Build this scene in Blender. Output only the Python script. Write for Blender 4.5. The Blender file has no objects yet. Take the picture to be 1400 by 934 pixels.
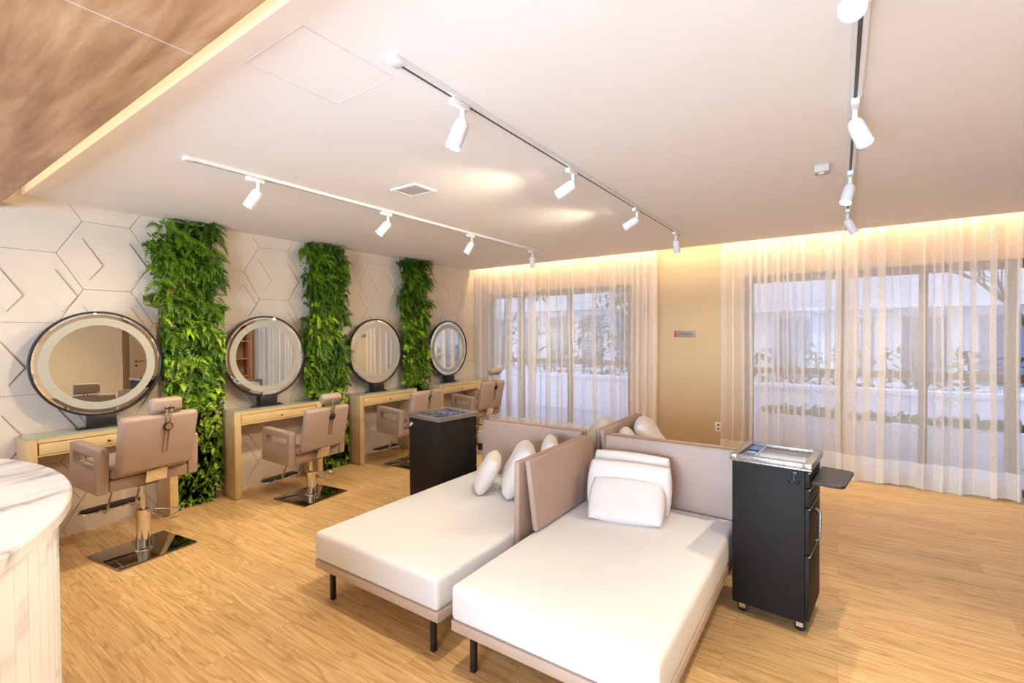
import bpy, bmesh, math, random
from mathutils import Vector, Matrix, Euler
PI = math.pi
R = math.radians
scene = bpy.context.scene
COL = scene.collection
rng = random.Random(7)

# ------------------------------------------------------------------ helpers
class MB:
    """collects shapes and links them as one mesh object"""
    def __init__(self):
        self.bm = bmesh.new()

    def _merge(self, tmp, M=None, smooth=False):
        me = bpy.data.meshes.new('tmp')
        if M is not None:
            bmesh.ops.transform(tmp, matrix=M, verts=tmp.verts)
        for f in tmp.faces:
            f.smooth = smooth
        tmp.to_mesh(me)
        tmp.free()
        self.bm.from_mesh(me)
        bpy.data.meshes.remove(me)

    def box(self, x0, x1, y0, y1, z0, z1, bev=0.0, seg=2, M=None, smooth=None):
        t = bmesh.new()
        bmesh.ops.create_cube(t, size=1)
        bmesh.ops.scale(t, vec=(x1 - x0, y1 - y0, z1 - z0), verts=t.verts)
        bmesh.ops.translate(t, vec=((x0 + x1) / 2, (y0 + y1) / 2, (z0 + z1) / 2), verts=t.verts)
        if bev > 0:
            bmesh.ops.bevel(t, geom=t.edges[:], offset=bev, segments=seg, profile=0.5, affect='EDGES')
        self._merge(t, M, (bev > 0) if smooth is None else smooth)
        return self

    def cyl(self, c, r, h, axis='z', n=28, r2=None, bev=0.0, M=None):
        t = bmesh.new()
        bmesh.ops.create_cone(t, cap_ends=True, cap_tris=False, segments=n, radius1=r, radius2=r if r2 is None else r2, depth=h)
        if bev > 0:
            ed = [e for e in t.edges if len(e.link_faces) == 2 and any(len(f.verts) > 4 for f in e.link_faces)]
            bmesh.ops.bevel(t, geom=ed, offset=bev, segments=2, profile=0.5, affect='EDGES')
        m = Matrix.Translation(c)
        if axis == 'x':
            m = m @ Matrix.Rotation(PI / 2, 4, 'Y')
        elif axis == 'y':
            m = m @ Matrix.Rotation(-PI / 2, 4, 'X')
        if M is not None:
            m = M @ m
        self._merge(t, m, True)
        return self

    def tube(self, pts, r, n=10, closed=False):
        pts = [Vector(p) for p in pts]
        N = len(pts)
        rings = []
        up = None
        for i, p in enumerate(pts):
            a = pts[(i - 1) % N] if (closed or i > 0) else p
            b = pts[(i + 1) % N] if (closed or i < N - 1) else p
            d = (b - a).normalized()
            if up is None:
                up = Vector((0, 0, 1)) if abs(d.z) < 0.9 else Vector((1, 0, 0))
            u = (up - d * up.dot(d)).normalized()
            v = d.cross(u)
            up = u
            rings.append([self.bm.verts.new(p + (u * math.cos(2 * PI * k / n) + v * math.sin(2 * PI * k / n)) * r) for k in range(n)])
        for i in range(N if closed else N - 1):
            A, B = rings[i], rings[(i + 1) % N]
            for k in range(n):
                f = self.bm.faces.new((A[k], A[(k + 1) % n], B[(k + 1) % n], B[k]))
                f.smooth = True
        if not closed:
            self.bm.faces.new(rings[0][::-1])
            self.bm.faces.new(rings[-1])
        return self

    def prism(self, pts, z0, z1, bev=0.0, M=None, smooth=False):
        """polygon in xy extruded in z"""
        t = bmesh.new()
        lo = [t.verts.new((x, y, z0)) for x, y in pts]
        f = t.faces.new(lo)
        if f.normal.z > 0 or True:
            t.normal_update()
        r = bmesh.ops.extrude_face_region(t, geom=[f])
        bmesh.ops.translate(t, vec=(0, 0, z1 - z0), verts=[v for v in r['geom'] if isinstance(v, bmesh.types.BMVert)])
        bmesh.ops.recalc_face_normals(t, faces=t.faces)
        if bev > 0:
            bmesh.ops.bevel(t, geom=t.edges[:], offset=bev, segments=2, profile=0.5, affect='EDGES')
        self._merge(t, M, smooth)
        return self

    def frame(self, outer, inner, y0, y1, M=None):
        """flat plate in xz between an outer and an inner loop of equal length, thick in y"""
        n = len(outer)
        tm = bmesh.new()
        L = [[tm.verts.new((x, y, z)) for x, z in lp] for y in (y0, y1) for lp in (outer, inner)]
        o0, i0, o1, i1 = L
        for k in range(n):
            j = (k + 1) % n
            tm.faces.new((o0[k], o0[j], i0[j], i0[k]))
            tm.faces.new((o1[j], o1[k], i1[k], i1[j]))
            tm.faces.new((o0[j], o0[k], o1[k], o1[j]))
            tm.faces.new((i0[k], i0[j], i1[j], i1[k]))
        bmesh.ops.recalc_face_normals(tm, faces=tm.faces)
        self._merge(tm, M, False)
        return self

    def lathe(self, prof, n=64, M=None, smooth=True):
        tm = bmesh.new()
        rings = []
        for r, z in prof:
            if r < 1e-6:
                rings.append([tm.verts.new((0, 0, z))])
            else:
                rings.append([tm.verts.new((r * math.cos(2 * PI * k / n), r * math.sin(2 * PI * k / n), z)) for k in range(n)])
        for A, B in zip(rings, rings[1:]):
            for k in range(n):
                j = (k + 1) % n
                if len(A) == 1 and len(B) == 1:
                    continue
                if len(A) == 1:
                    tm.faces.new((A[0], B[j], B[k]))
                elif len(B) == 1:
                    tm.faces.new((A[k], A[j], B[0]))
                else:
                    tm.faces.new((A[k], A[j], B[j], B[k]))
        bmesh.ops.recalc_face_normals(tm, faces=tm.faces)
        self._merge(tm, M, smooth)
        return self

    def quad(self, a, b, c, d, smooth=False, mat=0):
        f = self.bm.faces.new([self.bm.verts.new(p) for p in (a, b, c, d)])
        f.smooth = smooth
        f.material_index = mat
        return f

    def build(self, name, mat, parent=None, M=None):
        if M is not None:
            bmesh.ops.transform(self.bm, matrix=M, verts=self.bm.verts)
        me = bpy.data.meshes.new(name)
        self.bm.to_mesh(me)
        self.bm.free()
        for m in (mat if isinstance(mat, (list, tuple)) else [mat]):
            me.materials.append(m)
        o = bpy.data.objects.new(name, me)
        COL.objects.link(o)
        if parent is not None:
            o.parent = parent
        if any(p.use_smooth for p in me.polygons):
            try:
                me.set_sharp_from_angle(angle=R(40))
            except Exception:
                pass
        return o


def tag(o, label, cat, group=None, kind=None):
    o['label'] = label
    o['category'] = cat
    if group:
        o['group'] = group
    if kind:
        o['kind'] = kind
    return o


def thing(name, label, cat, loc=(0, 0, 0), rz=0.0, group=None):
    o = bpy.data.objects.new(name, None)
    o.empty_display_size = 0.1
    COL.objects.link(o)
    o.location = loc
    o.rotation_euler = (0, 0, rz)
    return tag(o, label, cat, group)


def struct(o):
    o['kind'] = 'structure'
    return o


def kids(o):
    return [c for c in bpy.data.objects if c.parent == o]


def copy_tree(o, parent=None):
    c = o.copy()
    COL.objects.link(c)
    if parent is not None:
        c.parent = parent
    for ch in kids(o):
        copy_tree(ch, c)
    return c


# ------------------------------------------------------------------ materials
def lin(c):
    return tuple(((v / 255.0) / 12.92 if v / 255.0 <= 0.04045 else ((v / 255.0 + 0.055) / 1.055) ** 2.4) for v in c) + (1.0,)


def nt(name):
    m = bpy.data.materials.new(name)
    m.use_nodes = True
    t = m.node_tree
    b = t.nodes['Principled BSDF']
    return m, t, b


def N(t, typ, **kw):
    n = t.nodes.new(typ)
    for k, v in kw.items():
        setattr(n, k, v)
    return n


def mapping(t, scale=(1, 1, 1), rot=(0, 0, 0), coord='Object'):
    tc = N(t, 'ShaderNodeTexCoord')
    mp = N(t, 'ShaderNodeMapping')
    mp.inputs['Scale'].default_value = scale
    mp.inputs['Rotation'].default_value = rot
    t.links.new(tc.outputs[coord], mp.inputs['Vector'])
    return mp


def noise(t, vec, scale, detail=4, rough=0.55, dist=0.0):
    n = N(t, 'ShaderNodeTexNoise')
    n.inputs['Scale'].default_value = scale
    n.inputs['Detail'].default_value = detail
    n.inputs['Roughness'].default_value = rough
    n.inputs['Distortion'].default_value = dist
    t.links.new(vec, n.inputs['Vector'])
    return n


def ramp(t, fac, stops):
    r = N(t, 'ShaderNodeValToRGB')
    e = r.color_ramp.elements
    while len(e) < len(stops):
        e.new(0.5)
    for el, (p, c) in zip(e, stops):
        el.position = p
        el.color = c
    t.links.new(fac, r.inputs['Fac'])
    return r


def bump(t, b, height, strength=0.2, dist=0.01):
    n = N(t, 'ShaderNodeBump')
    n.inputs['Strength'].default_value = strength
    n.inputs['Distance'].default_value = dist
    t.links.new(height, n.inputs['Height'])
    t.links.new(n.outputs['Normal'], b.inputs['Normal'])


def plain(name, col, rough=0.5, metal=0.0, var=0.06, vscale=6, bmp=0.0, bscale=200, spec=0.5, coat=0.0):
    m, t, b = nt(name)
    mp = mapping(t)
    n = noise(t, mp.outputs['Vector'], vscale)
    c = lin(col)
    lo = tuple(v * (1 - var) for v in c[:3]) + (1,)
    hi = tuple(min(1, v * (1 + var)) for v in c[:3]) + (1,)
    r = ramp(t, n.outputs['Fac'], [(0.3, lo), (0.7, hi)])
    t.links.new(r.outputs['Color'], b.inputs['Base Color'])
    b.inputs['Roughness'].default_value = rough
    b.inputs['Metallic'].default_value = metal
    b.inputs['Specular IOR Level'].default_value = spec
    b.inputs['Coat Weight'].default_value = coat
    if bmp > 0:
        nb = noise(t, mp.outputs['Vector'], bscale, 3)
        bump(t, b, nb.outputs['Fac'], bmp, 0.002)
    return m


def emit(name, col, strength):
    m, t, b = nt(name)
    b.inputs['Base Color'].default_value = (0.8, 0.8, 0.8, 1)
    b.inputs['Emission Color'].default_value = col
    b.inputs['Emission Strength'].default_value = strength
    return m


def wood_floor():
    m, t, b = nt('oak_plank_floor')
    mp = mapping(t)
    br = N(t, 'ShaderNodeTexBrick')
    br.offset = 0.37
    br.inputs['Scale'].default_value = 1.0
    br.inputs['Brick Width'].default_value = 1.22
    br.inputs['Row Height'].default_value = 0.19
    br.inputs['Mortar Size'].default_value = 0.0008
    br.inputs['Mortar Smooth'].default_value = 0.3
    br.inputs['Color1'].default_value = (0, 0, 0, 1)
    br.inputs['Color2'].default_value = (1, 1, 1, 1)
    br.inputs['Mortar'].default_value = (0.5, 0.5, 0.5, 1)
    t.links.new(mp.outputs['Vector'], br.inputs['Vector'])
    # shift the grain plank by plank
    sc = N(t, 'ShaderNodeVectorMath', operation='SCALE')
    t.links.new(br.outputs['Color'], sc.inputs[0])
    sc.inputs['Scale'].default_value = 7.3
    ad = N(t, 'ShaderNodeVectorMath', operation='ADD')
    t.links.new(mp.outputs['Vector'], ad.inputs[0])
    t.links.new(sc.outputs['Vector'], ad.inputs[1])
    m2 = N(t, 'ShaderNodeMapping')
    m2.inputs['Scale'].default_value = (0.42, 6.0, 1)
    t.links.new(ad.outputs['Vector'], m2.inputs['Vector'])
    n0 = noise(t, m2.outputs['Vector'], 1.3, 3, 0.5, 0.3)
    mul = N(t, 'ShaderNodeMath', operation='MULTIPLY')
    mul.inputs[1].default_value = 15.0
    t.links.new(n0.outputs['Fac'], mul.inputs[0])
    fr = N(t, 'ShaderNodeMath', operation='FRACT')
    t.links.new(mul.outputs[0], fr.inputs[0])
    rings = ramp(t, fr.outputs[0], [(0.0, (0.0, 0.0, 0.0, 1)), (0.18, (0.75, 0.75, 0.75, 1)), (0.8, (1, 1, 1, 1)), (1.0, (0.0, 0.0, 0.0, 1))])
    m3 = N(t, 'ShaderNodeMapping')
    m3.inputs['Scale'].default_value = (2.5, 70, 1)
    t.links.new(ad.outputs['Vector'], m3.inputs['Vector'])
    n1 = noise(t, m3.outputs['Vector'], 1.0, 5, 0.6)
    base = ramp(t, n1.outputs['Fac'], [(0.25, lin((190, 152, 102))), (0.5, lin((219, 182, 128))), (0.78, lin((240, 207, 155)))])
    mx = N(t, 'ShaderNodeMix', data_type='RGBA', blend_type='MULTIPLY')
    t.links.new(base.outputs['Color'], mx.inputs['A'])
    rr = ramp(t, rings.outputs['Color'], [(0, lin((222, 210, 196))), (1, (1, 1, 1, 1))])
    t.links.new(rr.outputs['Color'], mx.inputs['B'])
    mx.inputs['Factor'].default_value = 0.95
    mx2 = N(t, 'ShaderNodeMix', data_type='RGBA', blend_type='MULTIPLY')
    pr = ramp(t, br.outputs['Color'], [(0, lin((236, 234, 230))), (1, (1, 1, 1, 1))])
    t.links.new(mx.outputs['Result'], mx2.inputs['A'])
    t.links.new(pr.outputs['Color'], mx2.inputs['B'])
    mx2.inputs['Factor'].default_value = 1.0
    mx3 = N(t, 'ShaderNodeMix', data_type='RGBA')
    t.links.new(br.outputs['Fac'], mx3.inputs['Factor'])
    t.links.new(mx2.outputs['Result'], mx3.inputs['A'])
    mx3.inputs['B'].default_value = lin((150, 112, 76))
    t.links.new(mx3.outputs['Result'], b.inputs['Base Color'])
    b.inputs['Roughness'].default_value = 0.42
    b.inputs['Specular IOR Level'].default_value = 0.35
    bump(t, b, n1.outputs['Fac'], 0.08, 0.002)
    return m


def wood(name, cols, scale=(1, 1, 1), rot=(0, 0, 0), rough=0.5, nscale=1.0):
    m, t, b = nt(name)
    mp = mapping(t, scale, rot)
    n1 = noise(t, mp.outputs['Vector'], nscale, 6, 0.62, 0.4)
    r = ramp(t, n1.outputs['Fac'], [(0.28, lin(cols[0])), (0.52, lin(cols[1])), (0.75, lin(cols[2]))])
    t.links.new(r.outputs['Color'], b.inputs['Base Color'])
    b.inputs['Roughness'].default_value = rough
    bump(t, b, n1.outputs['Fac'], 0.05, 0.002)
    return m


def marble():
    m, t, b = nt('white_veined_marble')
    mp = mapping(t, (1, 1, 1), (0, 0, 0.5))
    n0 = noise(t, mp.outputs['Vector'], 1.1, 5, 0.6, 0.8)
    ab = N(t, 'ShaderNodeMath', operation='SUBTRACT')
    ab.inputs[1].default_value = 0.5
    t.links.new(n0.outputs['Fac'], ab.inputs[0])
    a2 = N(t, 'ShaderNodeMath', operation='ABSOLUTE')
    t.links.new(ab.outputs[0], a2.inputs[0])
    v = ramp(t, a2.outputs[0], [(0.0, lin((165, 160, 162))), (0.012, lin((205, 202, 204))), (0.05, lin((234, 235, 238))), (1.0, lin((240, 241, 243)))])
    t.links.new(v.outputs['Color'], b.inputs['Base Color'])
    b.inputs['Roughness'].default_value = 0.18
    return m


def sheer(name, alpha, col=(246, 240, 232)):
    m, t, b = nt(name)
    out = t.nodes['Material Output']
    t.nodes.remove(b)
    d = N(t, 'ShaderNodeBsdfDiffuse')
    tr = N(t, 'ShaderNodeBsdfTranslucent')
    d.inputs['Color'].default_value = lin(col)
    tr.inputs['Color'].default_value = lin(col)
    mx = N(t, 'ShaderNodeMixShader')
    mx.inputs['Fac'].default_value = 0.45
    t.links.new(d.outputs[0], mx.inputs[1])
    t.links.new(tr.outputs[0], mx.inputs[2])
    tp = N(t, 'ShaderNodeBsdfTransparent')
    m2 = N(t, 'ShaderNodeMixShader')
    mp = mapping(t, (260, 260, 90))
    n = noise(t, mp.outputs['Vector'], 1.0, 2)
    mr = N(t, 'ShaderNodeMapRange')
    mr.inputs['From Min'].default_value = 0.3
    mr.inputs['From Max'].default_value = 0.7
    mr.inputs['To Min'].default_value = alpha - 0.1
    mr.inputs['To Max'].default_value = alpha + 0.1
    t.links.new(n.outputs['Fac'], mr.inputs['Value'])
    t.links.new(mr.outputs['Result'], m2.inputs['Fac'])
    t.links.new(tp.outputs[0], m2.inputs[1])
    t.links.new(mx.outputs[0], m2.inputs[2])
    t.links.new(m2.outputs[0], out.inputs['Surface'])
    return m


def leaf_mat(name, a, bcol):
    m, t, b = nt(name)
    mp = mapping(t)
    n = noise(t, mp.outputs['Vector'], 14, 3)
    r = ramp(t, n.outputs['Fac'], [(0.3, lin(a)), (0.7, lin(bcol))])
    t.links.new(r.outputs['Color'], b.inputs['Base Color'])
    b.inputs['Roughness'].default_value = 0.45
    b.inputs['Specular IOR Level'].default_value = 0.35
    return m


def glass_pane():
    m, t, b = nt('window_glass')
    out = t.nodes['Material Output']
    t.nodes.remove(b)
    g = N(t, 'ShaderNodeBsdfGlossy')
    g.inputs['Roughness'].default_value = 0.02
    tp = N(t, 'ShaderNodeBsdfTransparent')
    tp.inputs['Color'].default_value = (0.93, 0.96, 0.97, 1)
    mx = N(t, 'ShaderNodeMixShader')
    fr = N(t, 'ShaderNodeFresnel')
    fr.inputs['IOR'].default_value = 1.35
    t.links.new(fr.outputs[0], mx.inputs['Fac'])
    t.links.new(tp.outputs[0], mx.inputs[1])
    t.links.new(g.outputs[0], mx.inputs[2])
    t.links.new(mx.outputs[0], out.inputs['Surface'])
    return m


M = {}
M['floor'] = wood_floor()
M['soffit'] = wood('soffit_wood_panel', [(130, 90, 60), (168, 126, 90), (196, 158, 122)], (0.9, 8, 1), rough=0.45, nscale=1.6)
M['oak'] = wood('table_oak', [(190, 160, 112), (201, 171, 122), (212, 184, 136)], (30, 2.0, 30), rough=0.45)
M['oakshaded'] = wood('table_oak_shaded', [(176, 150, 110), (188, 162, 120), (198, 172, 130)], (20, 20, 1.5), rough=0.5)  # shaded copy of the oak, shade put into the colour
M['shelf'] = wood('shelf_wood', [(150, 100, 62), (170, 118, 76), (186, 134, 90)], (3, 3, 3), rough=0.5)
M['ceil'] = plain('ceiling_paint', (228, 221, 215), 0.9, var=0.01, spec=0.2)
M['tile'] = plain('wall_tile_white', (196, 182, 167), 0.55, var=0.015, spec=0.3)
M['grout'] = plain('wall_tile_joint', (160, 148, 134), 0.9, var=0.02)
M['stepshade'] = plain('wall_tile_step_shade', (138, 122, 106), 0.9, var=0.02)  # shade of the tile steps, put into a darker colour
M['beige'] = plain('beige_wall_paint', (186, 163, 130), 0.85, var=0.015, spec=0.2)
M['white'] = plain('white_paint', (218, 215, 212), 0.4, var=0.01)
M['slot'] = plain('track_slot_dark', (70, 68, 70), 0.5)
M['black'] = plain('black_metal', (22, 20, 20), 0.4, var=0.1)
M['blacklam'] = plain('black_laminate', (27, 22, 19), 0.6, var=0.12, vscale=30, bmp=0.05, bscale=300, spec=0.25)
M['chrome'] = plain('chrome', (225, 222, 218), 0.08, 1.0, var=0.02)
M['basechrome'] = plain('dark_mirror_steel', (150, 145, 140), 0.06, 1.0, var=0.02)
M['mirror'] = plain('mirror_silver', (236, 236, 232), 0.0, 1.0, var=0.0)
M['frost'] = plain('frosted_ring', (158, 152, 136), 0.6, var=0.01)
M['leather'] = plain('beige_leatherette', (156, 133, 118), 0.5, var=0.03, bmp=0.08, bscale=160)
M['taupe'] = plain('taupe_leatherette', (170, 144, 130), 0.5, var=0.03, bmp=0.08, bscale=220)
M['taupeframe'] = plain('taupe_bed_frame', (182, 162, 146), 0.55, var=0.03)
M['linen'] = plain('white_mattress_cover', (222, 222, 225), 0.85, var=0.012, vscale=3, bmp=0.15, bscale=90, spec=0.2)
M['pillow'] = plain('white_pillow_cotton', (220, 213, 208), 0.9, var=0.01, vscale=4, bmp=0.3, bscale=28, spec=0.15)
M['marble'] = marble()
M['glasstop'] = plain('green_tinted_glass', (150, 158, 138), 0.08, var=0.02, spec=0.8, coat=0.5)
M['copper'] = plain('copper_cap', (196, 150, 110), 0.3, 0.6)
M['sheer'] = sheer('sheer_voile', 0.52, (248, 238, 226))
M['hem'] = sheer('sheer_voile_double_hem', 0.84, (252, 248, 242))
M['winframe'] = plain('window_frame_brown', (92, 76, 66), 0.5)
M['glass'] = glass_pane()
M['steel'] = plain('speckled_silver_tray', (150, 144, 138), 0.35, 0.7, var=0.35, vscale=90)
M['greytray'] = plain('grey_tray_well', (120, 112, 108), 0.4)
M['blue'] = plain('blue_wrapper', (60, 100, 170), 0.25, var=0.3, vscale=40)
M['grey'] = plain('grey_plastic', (176, 172, 172), 0.4)
M['signgrey'] = plain('sign_grey', (140, 126, 114), 0.4)
M['red'] = plain('sign_red', (170, 50, 36), 0.4)
M['ventgrey'] = plain('vent_grey', (180, 170, 162), 0.6)
M['hatchline'] = plain('hatch_joint', (206, 198, 194), 0.7)
M['ledwarm'] = emit('led_strip_warm', (1.0, 0.72, 0.36, 1), 6.0)
M['lens'] = emit('spot_lens', (1.0, 0.86, 0.62, 1), 40.0)
M['fern_a'] = leaf_mat('fern_green', (60, 90, 6), (104, 140, 26))
M['fern_b'] = leaf_mat('fern_dark_green', (32, 60, 4), (66, 100, 16))
M['fern_c'] = leaf_mat('leaf_lime_green', (118, 150, 16), (162, 190, 46))
M['fern_d'] = leaf_mat('fern_bronze', (104, 92, 34), (120, 120, 44))
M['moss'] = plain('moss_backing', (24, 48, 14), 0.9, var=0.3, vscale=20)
M['patio'] = plain('patio_stone', (170, 172, 176), 0.8, var=0.08)
M['facade'] = plain('white_facade', (236, 236, 240), 0.8, var=0.03)
M['facadewin'] = plain('facade_window_glass', (120, 136, 160), 0.15, var=0.1)
M['hedge'] = leaf_mat('hedge_green', (40, 66, 30), (84, 112, 56))
M['bark'] = plain('tree_bark', (96, 80, 70), 0.9, var=0.2)
M['artbrown'] = plain('door_paint', (226, 206, 176), 0.5, var=0.01)

# ------------------------------------------------------------------ dimensions
H = 1.55
XW = -4.96          # tiled wall base plane
ZC = 2.59           # white ceiling
YC = 5.985          # front edge of the curtain cove
YB = 6.25           # inner face of the window wall
TABLES = [(0.78, 1.70), (2.165, 3.08), (3.575, 4.50), (4.955, 5.88)]
MIRROR_Y = [1.237, 2.557, 3.950, 5.295]
GREEN = [(1.87, 0.56), (3.255, 0.52), (4.635, 0.49)]
MGAPS = [(1.655, 2.138), (2.976, 3.530), (4.370, 4.876)]
GAPS = [(1.712, 2.153), (3.092, 3.563), (4.512, 4.943)]
XR = 2.65

# ------------------------------------------------------------------ room shell
b = MB()
b.box(-5.3, 3.4, -3.6, YB + 0.12, -0.12, 0.0)
struct(b.build('floor', M['floor']))

b = MB()
b.box(XW - 0.1, XR + 0.3, 0.84, YC, ZC, 2.74)           # dropped white slab
b.box(XW - 0.1, XR + 0.3, -3.5, YB + 0.12, 2.80, 2.92)   # slab above the coves
b.box(XW - 0.1, XR + 0.3, 0.90, YC - 0.06, 2.74, 2.80)
struct(b.build('ceiling', M['ceil']))

b = MB()                                               # wood soffit over the counter
b.box(XW - 0.05, XR + 0.3, -3.5, 0.712, 2.48, 2.53)
o = b.build('trim_1', M['soffit'])
struct(o)
b = MB()                                                # joints of the soffit boards
for y in (-0.52, 0.08,):
    b.box(XW, XR, y - 0.001, y + 0.001, 2.4792, 2.482)
for x in (-1.76,):
    b.box(x - 0.0013, x + 0.0013, -3.4, 0.711, 2.4792, 2.482)
struct(b.build('trim_2', M['hatchline']))

# left wall with faceted hexagon tiles, restarting behind every fern panel
def hex_clip(poly, y0, y1):
    def clip(pl, keep, cut):
        out = []
        for i in range(len(pl)):
            p, q = pl[i], pl[(i + 1) % len(pl)]
            if keep(p):
                out.append(p)
            if keep(p) != keep(q):
                out.append(cut(p, q))
        return out
    def cy(v):
        return lambda p, q: (v, p[1] + (q[1] - p[1]) * (v - p[0]) / (q[0] - p[0]))
    def cz(v):
        return lambda p, q: (p[0] + (q[0] - p[0]) * (v - p[1]) / (q[1] - p[1]), v)
    for keep, cut in ((lambda p: p[0] >= y0, cy(y0)), (lambda p: p[0] <= y1, cy(y1)), (lambda p: p[1] >= 0.0, cz(0.0)), (lambda p: p[1] <= 2.80, cz(2.80))):
        poly = clip(poly, keep, cut)
        if len(poly) < 3:
            return None
    return poly

b = MB()
b.box(XW - 0.12, XW, -3.5, YB + 0.12, 0, 2.80)
bm = b.bm
for f in bm.faces:
    f.material_index = 1
S = 0.31
GAP = 0.0022
secs = [(-3.5, 1.92), (1.92, 3.32), (3.32, 4.70), (4.70, YB)]
def add_poly(poly, x0, hts, mat=0):
    lo = [bm.verts.new((x0, y, z)) for y, z in poly]
    hi = [bm.verts.new((x0 + h, y, z)) for (y, z), h in zip(poly, hts)]
    f = bm.faces.new(hi)
    f.material_index = mat
    n = len(poly)
    for k in range(n):
        j = (k + 1) % n
        bm.faces.new((lo[k], lo[j], hi[j], hi[k])).material_index = mat
TH = 0.010
for i, (ya, yb) in enumerate(secs):
    Y0 = 0.866 + 1.395 * i
    for k in range(-9 if i == 0 else -1, 4 if i == 3 else 3):
        cy_ = Y0 + k * 1.5 * S
        for r in range(-5, 4):
            cz_ = 1.928 + (0.2685 if k % 2 else 0.0) + r * 0.5369
            hx = [(cy_ + (S - GAP) * math.cos(R(60 * a)), cz_ + (S - GAP) * math.sin(R(60 * a))) for a in range(6)]
            p = hex_clip(hx, ya, yb)
            if p:
                add_poly(p, XW, [TH] * len(p))
            for quad, hh in ((((-0.159, 0.132), (-0.243, 0.010), (-0.119, -0.191), (-0.035, -0.069)), (0.004, 0.0, 0.004, 0.009)),
                             (((0.143, 0.138), (0.059, 0.016), (0.183, -0.185), (0.270, -0.062)), (0.006, 0.0, 0.002, 0.008))):
                q = [(cy_ + u, cz_ + v) for u, v in quad]
                if all(ya < y < yb and 0 < z < 2.59 for y, z in q):
                    add_poly(q, XW + TH, [h + 0.0004 for h in hh])
                    for e0, e1, wd in ((0, 3, 0.0050), (3, 2, 0.0030)):      # proud dark strips, painted shade of the step faces
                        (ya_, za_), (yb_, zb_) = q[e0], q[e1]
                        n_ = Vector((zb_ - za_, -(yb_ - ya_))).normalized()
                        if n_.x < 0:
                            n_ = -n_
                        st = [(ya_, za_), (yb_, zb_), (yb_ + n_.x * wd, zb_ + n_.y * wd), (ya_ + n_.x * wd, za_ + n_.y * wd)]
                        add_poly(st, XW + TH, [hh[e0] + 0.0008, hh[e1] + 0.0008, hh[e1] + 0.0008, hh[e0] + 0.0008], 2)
bmesh.ops.recalc_face_normals(bm, faces=bm.faces)
struct(b.build('wall_left', [M['tile'], M['grout'], M['stepshade']]))

# window wall with two openings
W1 = (-4.78, -2.31, 2.215)
W2 = (-0.925, 2.45, 2.215)
b = MB()
b.box(XW - 0.1, W1[0], YB, YB + 0.12, 0, 2.80)
b.box(W1[1], W2[0], YB, YB + 0.12, 0, 2.80)
b.box(W2[1], XR + 0.3, YB, YB + 0.12, 0, 2.80)
b.box(W1[0], W1[1], YB, YB + 0.12, W1[2], 2.80)
b.box(W2[0], W2[1], YB, YB + 0.12, W2[2], 2.80)
struct(b.build('wall_back', M['beige']))

def window(name, x0, x1, zt, mulls, bar, y=YB + 0.03):
    fr = MB()
    w = 0.085
    fr.box(x0, x0 + w, y, y + 0.06, 0.0, zt)
    fr.box(x1 - w, x1, y, y + 0.06, 0.0, zt)
    fr.box(x0 + w, x1 - w, y, y + 0.06, zt - w, zt)
    fr.box(x0 + w, x1 - w, y, y + 0.06, 0.0, 0.06)
    for m in mulls:
        fr.box(m - 0.035, m + 0.035, y + 0.004, y + 0.056, 0.06, zt - w)
    fr.box(x0 + w, x1 - w, y + 0.01, y + 0.05, bar - 0.035, bar + 0.035)
    o = fr.build(name, M['winframe'])
    struct(o)
    g = MB()
    g.box(x0 + w, x1 - w, y + 0.028, y + 0.032, 0.06, zt - w)
    g.build('window_pane', M['glass'], o)
    return o
window('window_1', *W1, [-4.15, -3.30], 1.13)
window('window_2', *W2, [0.02, 0.70, 1.33, 1.9], 1.10)

# right wall with a recess holding a door, rear wall
b = MB()
b.box(1.75, XR + 0.3, -3.5, 3.25, 0, 2.80)
b.box(XR, XR + 0.3, 3.25, 3.62, 0, 2.80)
b.box(XR, XR + 0.3, 4.46, YB, 0, 2.80)
b.box(XR, XR + 0.3, 3.62, 4.46, 2.12, 2.80)
b.box(XR + 0.2, XR + 0.3, 3.62, 4.46, 0, 2.12)
struct(b.build('wall_right', M['beige']))
b = MB()
b.box(XW - 0.1, -3.2, -3.6, -3.5, 0, 2.80)
b.box(0.8, 1.75, -3.6, -3.5, 0, 2.80)
b.box(-3.2, 0.8, -3.6, -3.5, 2.3, 2.80)
struct(b.build('wall_rear', M['beige']))
window('window_added', -3.2, 0.8, 2.3, [-1.87, -0.53], 1.0, y=-3.58)  # unseen window, added in the rear wall to house the fill light
d = MB()
d.box(XR + 0.04, XR + 0.085, 3.68, 4.40, 0.005, 2.06)
do = d.build('door_1', M['artbrown'])
struct(do)
d = MB()
d.box(XR - 0.015, XR + 0.1, 3.62, 3.68, 0, 2.12)
d.box(XR - 0.015, XR + 0.1, 4.40, 4.46, 0, 2.12)
d.box(XR - 0.015, XR + 0.1, 3.68, 4.40, 2.06, 2.12)
d.build('door_frame', M['white'], do)
d = MB()
d.cyl((XR + 0.035, 3.75, 1.02), 0.024, 0.012, 'x')
d.tube([(XR + 0.035, 3.75, 1.02), (XR - 0.01, 3.75, 1.02), (XR - 0.012, 3.77, 1.02), (XR - 0.012, 3.88, 1.02)], 0.009)
d.cyl((XR + 0.035, 3.75, 0.93), 0.02, 0.012, 'x')
d.build('door_handle', M['basechrome'], do)
b = MB()
b.box(1.735, 1.75, -3.5, 3.25, 0, 0.08)
b.box(XR - 0.012, XR, 3.27, 3.60, 0, 0.08)
b.box(XR - 0.012, XR, 4.48, YB, 0, 0.08)
struct(b.build('baseboard_right', M['oak']))

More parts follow.
